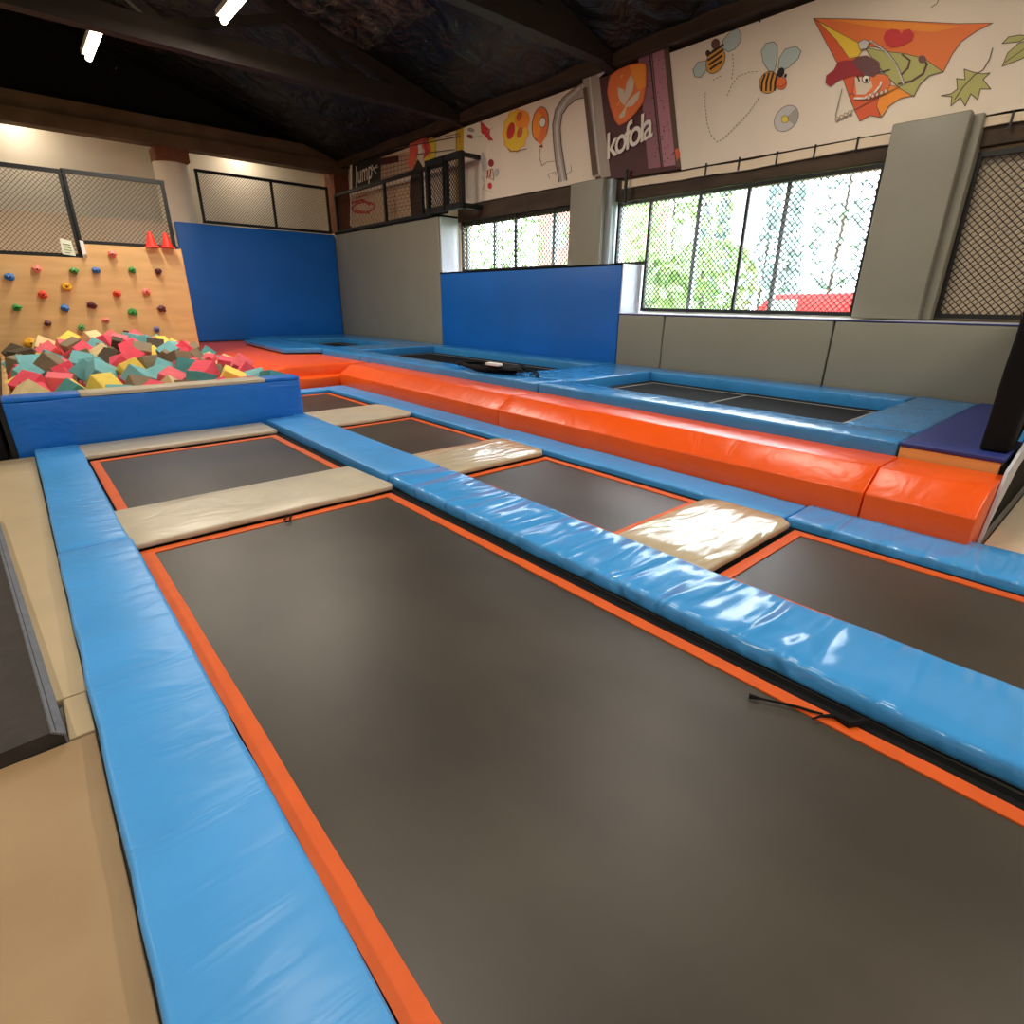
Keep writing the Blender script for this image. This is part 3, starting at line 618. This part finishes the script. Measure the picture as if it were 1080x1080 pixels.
a.p(ell(829.5, 125, 11, 15.5, 38), 'lgrey', 'line', .6).p([(829, 125), (840, 113), (842, 122), (838, 132)], 'grey').p(ell(828, 126, 3.6, 4, 20), 'lyellow', 'line', .5); a.build('daisy_drawing', b3)
# kite
a = Art(('x', XB), ['dorange', 'orange', 'orange2', 'yellow', 'lime', 'line', 'red', 'dred', 'plum', 'skin', 'white', 'black', 'brownp', 'lgrey', 'cream'])
a.p([(858, 19.5), (900, 20), (950, 22), (1010, 25), (1047, 24.5), (1030, 33), (1014, 44), (1004, 58), (995, 76), (970, 68), (925, 50), (905, 48), (880, 32)], 'orange', 'line', .8)
a.p([(875, 20.5), (960, 24), (1012, 28), (985, 34), (930, 30)], 'orange2')
a.p([(858, 19.5), (878, 32), (905, 62), (915, 90), (903, 115), (907, 128), (898, 108), (884, 68), (870, 42)], 'dorange', 'line', .8)
a.p([(862, 22), (880, 32), (905, 45), (912, 50), (905, 60), (896, 62), (882, 42)], 'yellow', 'line', .5)
a.p([(895, 100), (930, 95), (925, 112), (929, 124), (918, 122), (907, 128), (900, 112)], 'dorange', 'line', .6)
a.p([(930, 90), (955, 92), (964, 101), (950, 104), (938, 112), (930, 124), (925, 112)], 'orange2', 'line', .6)
a.p([(912, 50), (930, 54), (955, 57), (975, 62), (995, 76), (980, 80), (970, 90), (964, 102), (950, 94), (935, 80), (925, 68)], 'lime', 'line', .8)
a.s([(952, 58), (960, 64), (958, 72), (950, 80)], 2.2, 'brownp').s([(972, 60), (978, 68), (974, 78), (962, 86), (948, 89)], 2.4, 'brownp').p(ell(973, 63, 4.2, 4.2), 'dbrown' if 0 else 'plum')
h = [(941, 51), (935, 48), (932, 41), (934, 34), (941, 31), (948, 32), (951, 36), (954, 32), (960, 31), (964, 36), (962, 43), (953, 48)]
a.p(h, 'red')
a.p([(902, 82), (925, 78), (937, 80), (940, 88), (936, 97), (920, 104), (905, 106), (900, 98)], 'skin', 'line', .5)
a.p([(902, 82), (918, 82), (921, 92), (913, 100), (904, 100)], 'cream')
hair = [(871, 88), (872, 80), (880, 74), (884, 66), (893, 64), (900, 64), (906, 60), (914, 59), (922, 62), (928, 66), (929, 76), (922, 82), (915, 79), (900, 80), (888, 84), (882, 87), (877, 92)]
a.p(hair, 'dred').p([(900, 64), (906, 60), (914, 59), (922, 62), (928, 66), (929, 76), (922, 82), (912, 79), (904, 72)], 'plum')
a.p(ell(914, 84, 4, 4.2), 'white', 'black', .8).p(ell(914.5, 85, 1.6, 2), 'black').s([(905, 81), (907, 86)], 1.6, 'black')
a.s([(902, 104), (912, 104), (922, 99), (929, 91), (930, 87)], 2.0, 'white').s([(902, 106), (913, 106), (924, 100), (931, 90)], .5, 'line').s([(928, 77), (939, 74)], 1.2, 'black')
a.s([(912, 48), (920, 44), (934, 54), (946, 68), (954, 90)], 1.8, 'lgrey').s([(921, 44), (935, 53), (947, 68), (955, 89), (937, 98), (900, 117), (884, 127), (882, 122), (889, 94)], .7, 'line').p([(906, 46), (912, 42), (918, 45), (915, 52), (908, 53)], 'lgrey', 'line', .6)
for k in range(5): a.p(ell(917+k*4.5, 103.5-k*1.7, 1.6, 2.3, 10), 'cream', 'dred', .5)
for k in range(4): a.p(ell(884+k*4.5, 126-k*2.2, 1.9, 1.8), 'cream', 'line', .5)
a.build('kite_drawing', b3)
a = Art(('x', XB), ['lime', 'line', 'green'])
a.p([(993, 101), (1003, 99), (1010, 94), (1009, 83), (1018, 84), (1017, 73), (1026, 76), (1036, 78), (1044, 77), (1037, 84), (1045, 94), (1034, 94), (1031, 105), (1024, 99), (1018, 112), (1013, 103), (1003, 112), (1004, 102)], 'lime', 'line', 1.0)
a.s([(1007, 105), (1016, 92), (1028, 79), (1037, 74), (1044, 62), (1047, 51)], 1.1, 'line'); a.build('leaf_drawing', b3)
a = Art(('x', XB), ['lime', 'line'])
a.p([(1057, 70), (1063, 56), (1074, 46), (1090, 40), (1092, 52), (1078, 62)], 'lime', 'line', .9).s([(1060, 66), (1090, 45)], .8, 'line'); a.build('leaf_drawing', b3)
a = Art(('x', XB), ['lime', 'line']); a.p([(1057, 46), (1064, 39), (1076, 37), (1084, 38), (1076, 44)], 'lime', 'line', .9); a.build('leaf_drawing', b3)
a = Art(('x', XB), ['line']); a.s([(982, 8), (988, 4), (991, -2)], .8, 'line'); a.build('stem_drawing', b3)
# lacing of the banner
for u, v in ((745, 176), (780, 170), (820, 164), (860, 157), (905, 149), (1068, 123), (765, 25), (803, 12)):
    p = at(u, v, x=XB); MB().bar((XB-.01, p.y, p.z+.05), (XB-.01, p.y, p.z-.12), .02).build('tie', 'black_metal', b3)
# pipe next to the column pad
tag(MB().tube([(8.86, 7.06, 3.25), (8.86, 7.06, 3.78)], .03, 10).build('wall_conduit', 'black_metal', smooth=True), 'thin dark pipe on the wall beside the kofola banner', 'pipe')

# ================================================================ ORANGE BEAM
prof = [(4.66, -.05), (4.66, .24), (4.90, .405), (5.40, .405), (5.40, -.05)]
def beam(y0, y1, lab, sd, poly=None, name='beam_pad'):
    mb = MB().ext([(x, y0, z) for x, z in (poly or prof)], (0, y1-y0, 0)).cut(1, y0, y1, .22).soft(.012, 2, .4).wob(.007, 2.2, sd)
    return tag(mb.build(name, 'orange_vinyl', smooth=True), lab, 'pad')
beam(.49, 1.18, 'short end section of the orange beam, beside the wood step', 1)
beam(1.19, 5.58, 'long orange beam section with a sheen, nearest of the full lengths', 2)
beam(5.59, 10.42, 'orange beam section beside the middle and far floor trampolines', 3)
mb = MB().ext([(5.40, 10.44, -.05), (5.40, 10.44, .405), (3.5, 10.66, .405), (2.92, 10.44, .30), (2.92, 10.44, -.05)], (0, 7.8, 0))
mb = MB()
prof2 = [(2.92, -.05), (2.92, .22), (3.75, .40), (5.40, .40), (5.40, -.05)]
mb.ext([(x, 10.64, z) for x, z in prof2], (0, 7.6, 0))
mb.ext([(2.92, 10.44, -.05), (2.92, 10.44, .20), (2.92, 10.645, .22), (2.92, 10.645, -.05)], (2.48, 0, 0))
o = mb.cut(1, 10.45, 18.24, .3).cut(0, 2.92, 5.40, .4).soft(.03, 2, .45).wob(.014, 1.6, 4).build('beam_pad', 'orange_vinyl', smooth=True)
tag(o, 'broad sloping orange pad in the far corner right of the foam cubes', 'pad')

# ================================================================ UPPER PLATFORM
ZT, ZB = .52, .405
tag(MB().box((5.42, 1.22, -.06), (8.48, 18.24, .318)).build('stage_platform', 'black_fabric'), 'low raised platform carrying the upper blue mats', 'platform')
HX0, HX1 = 5.93, 7.92
def upad(a, b, lab, sd, m='blue_vinyl_upper', cut=None):
    pad('platform_mat', (a[0], a[1], ZB-.086), (b[0], b[1], ZT), m, .022, seed=sd, amp=.007, label=lab, cat='pad', cut=cut)
upad((5.41, 1.22), (HX0, 5.6), 'long shiny blue front mat beside the near platform trampoline', 1)
upad((5.41, 5.62), (HX0, 11.0), 'blue front mat beside the middle platform trampoline', 2)
upad((5.41, 11.02), (HX0, 18.2), 'far blue front mat near the back wall', 3)
upad((HX0+.01, 1.22), (8.45, 1.82), 'blue mat at the right end of the platform next to the indigo mat', 4)
upad((HX1, 1.84), (8.45, 5.5), 'blue mat at the foot of the grey wall pads', 5)
upad((HX0+.01, 5.5), (8.45, 6.7), 'puffy shiny blue cross mat between near and middle platform trampolines', 6)
upad((HX1, 6.72), (8.45, 12.0), 'blue mat at the foot of the blue wall pad', 7)
upad((HX0+.01, 12.02), (8.45, 13.3), 'blue cross mat between middle and far platform trampolines', 8)
upad((7.5, 13.32), (8.45, 16.4), 'blue mat at the foot of the tall grey wall pad', 9)
upad((HX0+.01, 16.42), (8.45, 18.2), 'blue mat at the foot of the back wall pad', 10)
for (y0, y1, x1, lab) in ((1.84, 5.48, HX1, 'near platform trampoline in front of the grey wall pads'), (6.72, 12.0, HX1, 'middle platform trampoline in front of the blue wall pad'), (13.32, 16.4, 7.48, 'far platform trampoline in the back corner')):
    t = empty('platform_trampoline', ((HX0+x1)/2, (y0+y1)/2, .32), lab, 'trampoline', 'trampolines set in the raised platform')
    MB().box((HX0+.02, y0+.02, .325), (x1-.02, y1-.02, .372)).build('jump_bed', 'black_fabric', t)
    m = MB(); ring(m, HX0+.22, x1-.22, y0+.2, y1-.2, .03, .373, .378); m.build('border_strap', 'thin_grey_strap', t)
    m = MB(); m.box((HX0+.25, (y0+y1)/2, .373), (x1-.25, (y0+y1)/2+.03, .378)); m.build('cross_strap', 'thin_grey_strap', t)
# thin blue mat lying on the orange pad
tag(MB().ext([(4.62, 13.3, .425), (5.40, 12.9, .425), (5.40, 17.2, .425), (4.78, 16.6, .425)], (0, 0, .10)).cut(1, 12.9, 17.2, .4).soft(.015).build('loose_mat', 'blue_vinyl_upper', smooth=True), 'thin blue mat with pale edges lying on the broad orange pad', 'mat')
# wooden step + indigo mat
tag(MB().box((5.415, .54, -.06), (8.4, 1.2, .485)).build('wooden_step', 'plywood_edge'), 'bare wooden step at the right end of the orange beam', 'step')
pad('indigo_mat', (5.40, .52, .487), (8.42, 1.205, .528), 'indigo_vinyl', .012, seed=2, amp=.003, label='dark indigo mat lying on the wooden step', cat='mat')
tag(MB().ext([(5.05, .465, -.05), (5.18, .465, .10), (5.72, .465, .42), (6.3, .465, .52), (6.3, .465, .62), (5.80, .465, .62), (5.24, .465, .47)], (0, .02, 0)).cut(0, 5, 6.3, .3).wob(.006, 2).build('side_cover', 'white_vinyl'), 'pale grey side cover at the end of the platform', 'panel')
pp = empty('padded_post', (5.66, .62, .528), 'black padded post standing on the indigo mat at the right edge', 'post')
MB().box((5.56, .53, .53), (5.80, .72, 2.0)).cut(2, .53, 2.0, .2).soft(.03).wob(.01, 4).build('post_padding', 'black_fabric', pp, smooth=True)
MB().box((5.80, .55, .56), (8.3, .60, 2.0)).build('net_frame', 'black_fabric', pp)
tag(MB().ext([(5.8, .50, .60), (7.6, .50, .60), (7.6, .50, .74), (5.95, .50, .72)], (0, .025, 0)).build('blue_wrap', 'blue_vinyl', pp), 'blue wrap at the post foot')
tag(MB().box((5.42, .495, -.06), (8.4, .53, .47)).build('black_sheet', 'black_fabric'), 'flat black sheet over the dark area at the platform end under the step', 'panel')  # flat black sheet added over the dark area below the step
# balance board bundle on upper mats
bb = empty('harness_bundle', (6.1, 6.8, ZT), 'flat black harness bundle with a white strap lying on the platform mats', 'harness')
def lp(u, v, z=ZT+.02): return at(u, v, z=z)
brd = [(495, 384), (500, 390), (520, 393), (545, 393.5), (547, 391), (554, 391), (554, 388), (540, 388), (515, 386)]
MB().ext([lp(u, v) for u, v in brd], (0, 0, .05)).build('board', 'black_fabric', bb)
m = MB(); c = lp(505, 385, ZT+.09)
m.tube([c+Vector((.22*math.cos(t), .5*math.sin(t), .02*math.sin(3*t))) for t in [k*.35 for k in range(19)]], .035, 8).build('cord_coil', 'brownp' if 0 else 'black_fabric', bb, smooth=True)
c = lp(528, 387, ZT+.09)
MB().blob(c, (.25, .45, .05), 2, .4, 2, 4).build('webbing', 'black_fabric', bb)
MB().box(lp(524, 386.6, ZT+.13), lp(524, 386.6, ZT+.13)+Vector((.12, .28, .04))).soft(.01).build('white_strap', 'white_paint', bb)
MB().tube([lp(u, v, ZT+.012) for u, v in ((554, 391), (562, 391.5), (567, 393), (568, 398), (565, 396), (564, 393), (559, 395))], .012, 6).build('loose_cord', 'black_fabric', bb)

# ================================================================ ROOF: trusses, lamps
def truss(y, z, lab, x0=-9.1, x1=9.0):
    t = empty('roof_truss', (0, y, z), lab, 'roof truss', 'dark brown roof trusses')
    MB().bar((x0, y, z+.14), (x1, y, z+.14), .22, .34).build('bottom_chord', 'truss_brown', t)
    for a_, b_ in (((-9.0, ceil_z(9.0)-.1), (0, ceil_z(0)-.25)), ((0, ceil_z(0)-.25), (9.0, ceil_z(9.0)-.1))):
        MB().bar((a_[0], y, a_[1]), (b_[0], y, b_[1]), .18, .22).build('top_chord', 'truss_brown', t)
    for i, (a_, b_) in enumerate(((3.0, 0), (3.0, 5.0), (6.6, 5.0), (-3.0, 0), (-3, -5), (-6.6, -5))):
        MB().bar((a_, y, z+.25), (b_, y, ceil_z(b_)-.3), .12, .14).build('brace', 'truss_brown', t)
    return t
truss(3.0, 5.42, 'dark roof truss overhead in front')
truss(7.6, 5.42, 'brown roof truss at the top edge left of the kofola banner')
truss(12.0, 5.42, 'brown roof truss crossing behind the ceiling lamps')
# crumpled insulating foil under the roof near the second lamp
m = MB()
P0 = [(3.6, 9.2), (6.4, 9.2), (6.4, 11.6), (3.6, 11.6)]
m.ext([(x, y, ceil_z(x)-.18) for x, y in P0], (0, 0, .02)).cut(0, 3.6, 6.4, .2).cut(1, 9.2, 11.6, .2).wob(.13, 2.3, 5, (0, 0, 1))
tag(m.build('roof_foil', 'foil'), 'crumpled shiny insulation foil under the black ceiling', 'insulation')
m = MB(); P0 = [(6.2, 8.4), (9.0, 8.4), (9.0, 17.5), (6.2, 17.5)]
def lamp(x, y, z, L, lab, power, tilt=0, grp='tube lamps under the roof', dirv=(0, 1)):
    t = empty('tube_lamp', (x, y, z), lab, 'lamp', grp)
    MB().box((x-.09, y-L/2-.05, z+.05), (x+.09, y+L/2+.05, z+.13)).soft(.01).build('lamp_housing', 'white_paint', t)
    MB().tube([(x, y-L/2, z+.0), (x, y+L/2, z+.0)], .05, 12).build('lamp_tube', 'lamp_glow', t, smooth=True)
    MB().bar((x, y+L/2-.1, z+.13), (x, y+L/2-.1, ceil_z(x)-.05), .04).build('hanger', 'black_metal', t)
    MB().bar((x, y-L/2+.1, z+.13), (x, y-L/2+.1, ceil_z(x)-.05), .04).build('hanger', 'black_metal', t)
    ld = bpy.data.lights.new('lamp_light', 'AREA'); ld.shape = 'RECTANGLE'; ld.size = .2; ld.size_y = L; ld.energy = power; ld.color = (1, .90, .77)
    lo = bpy.data.objects.new('lamp_light', ld); C.objects.link(lo); lo.parent = t; lo.location = (0, 0, -.06)
PW = 105
lamp(2.15, 13.1, 5.5, 1.35, 'glowing ceiling lamp above the climbing wall', PW*1.7)
lamp(3.62, 10.35, 5.62, 1.3, 'glowing ceiling lamp at the top edge beside the crumpled foil', PW*1.5)
for i, (x, y) in enumerate(((-4.5, 13.5), (-4.5, 7.5), (-4.0, 1.5), (1.0, 3.0), (5.6, 3.2), (0.0, -3), (5.5, -2.5))):  # unseen lamps added out of view to light the hall evenly
    lamp(x, y, 5.6, 1.35, ['added fill lamp above the left side of the hall, far', 'added fill lamp above the left side of the hall, middle', 'added fill lamp above the left side of the hall, near', 'added fill lamp overhead between the trampolines and foam pit',
        'added fill lamp overhead on the window side', 'added fill lamp behind the viewer', 'added fill lamp behind the viewer on the window side'][i], PW*1.2, grp='added fill lamps above and behind the viewer')

lamp(1.2, 19.25, 5.75, 1.1, 'added unseen lamp over the walkway behind the end beam, left', 16, grp='added walkway lamps')  # hidden lamps put in behind the beam to brighten the walkway wall
lamp(6.4, 19.25, 5.75, 1.1, 'added unseen lamp over the walkway behind the end beam, right', 16, grp='added walkway lamps')
# ================================================================ OUTSIDE
struct('ground', MB().box((9.5, -30, -.6), (80, 60, -.5)), 'grass')
def tree(x, y, h, r, m, lab, n=26, sd=0, kind='round'):
    t = empty('tree', (x, y, -.5), lab, 'tree', 'trees outside the windows')
    MB().tube([(x, y, -.5), (x+.1, y, h*.5), (x, y+.1, h*.92)], [.09, .06, .02], 8).build('trunk', 'bark', t, smooth=True)
    rnd = random.Random(sd); mb = MB()
    for k in range(n*26):
        if kind == 'cone': f = rnd.random(); rr_ = r*(1-f)*1.0+.1; c = Vector((x, y, .3+f*h)); 
        else: f = rnd.random(); rr_ = r; c = Vector((x, y, h*.62))
        th = rnd.uniform(0, 6.28); q = rr_*math.sqrt(rnd.random())
        if kind == 'cone': p = c+Vector((q*math.cos(th), q*math.sin(th), 0))
        else:
            ph = rnd.uniform(-1, 1); q2 = math.sqrt(1-ph*ph)*r*rnd.random()**.4; p = c+Vector((q2*math.cos(th), q2*math.sin(th), ph*h*.38))
        s = rnd.uniform(.10, .24); d1 = Vector((rnd.gauss(0, 1), rnd.gauss(0, 1), rnd.gauss(0, 1))).normalized()*s; d2 = d1.cross(Vector((rnd.gauss(0, 1), rnd.gauss(0, 1), rnd.gauss(0, 1)))).normalized()*s*.6
        mb.face([p-d1, p+d2, p+d1, p-d2])
    mb.build('foliage', m, t)
tree(20, 13.5, 6.5, 2.2, 'leaf_pale', 'bright green bushy tree left in the large window', 30, 1)
tree(24, 20, 7, 2.6, 'leaf_pale', 'green tree behind the small far window, left one', 30, 2)
tree(22, 26, 7, 2.6, 'leaf_pale', 'green tree behind the small far window, right one', 30, 3)
for i, (x, y, h) in enumerate(((27, 15.5, 7.2), (28, 13.6, 8.0), (26, 11.6, 6.0), (30, 18.3, 8))):
    tree(x, y, h, 1.0, 'leaf_blue', ['slim grey-green conifer behind the left half of the large window', 'tallest slim conifer behind the middle of the large window', 'short slim conifer behind the middle of the large window', 'far slim conifer behind the left window strip'][i], 24, 10+i, 'cone')
tree(22.5, 8.4, 8.8, 2.0, 'leaf_blue', 'sparse grey birch behind the right part of the large window', 16, 20)
tree(17, 10.2, 3.4, 1.8, 'leaf_pale', 'low green bush behind the large window', 26, 21)
tree(12.6, 9.2, 2.6, 1.2, 'leaf_pale', 'low green bush close outside the middle of the large window', 26, 22)
bl = empty('brick_building', (38, 36, -.5), 'pink brick building outside behind the left window strip', 'building')
MB().box((30, 27.5, -.5), (40, 31.5, 12)).build('wall', 'brick_pink', bl)
for k in range(3): MB().box((29.93, 28.6, 2+k*3), (30.0, 30.2, 3.6+k*3)).build('window', 'grey_vinyl_light', bl)
cr = empty('red_van', (17.8, 6.9, -.5), 'red van parked outside, low in the right part of the large window', 'van')
MB().ext([(17, 5.2, .0), (17, 9.0, .0), (17, 9.0, 1.0), (17, 8.5, 1.2), (17, 7.9, 1.85), (17, 5.3, 1.9), (17, 5.15, 1.2)], (1.7, 0, 0)).soft(.06).build('van_body', 'car_red', cr, smooth=True)
MB().ext([(16.97, 7.1, 1.25), (16.97, 8.1, 1.25), (16.97, 7.75, 1.7), (16.97, 7.1, 1.72)], (.02, 0, 0)).build('side_window', 'grey_vinyl_light', cr)
for y in (5.9, 8.2): MB().tube([(16.95, y, -.16), (17.2, y, -.16)], .34, 20).build('wheel', 'black_fabric', cr)
# world: bright overcast sky
wd = bpy.data.worlds.new('sky'); bpy.context.scene.world = wd; wd.use_nodes = True
bg = wd.node_tree.nodes['Background']; bg.inputs[0].default_value = (.86, .93, 1, 1); bg.inputs[1].default_value = 15
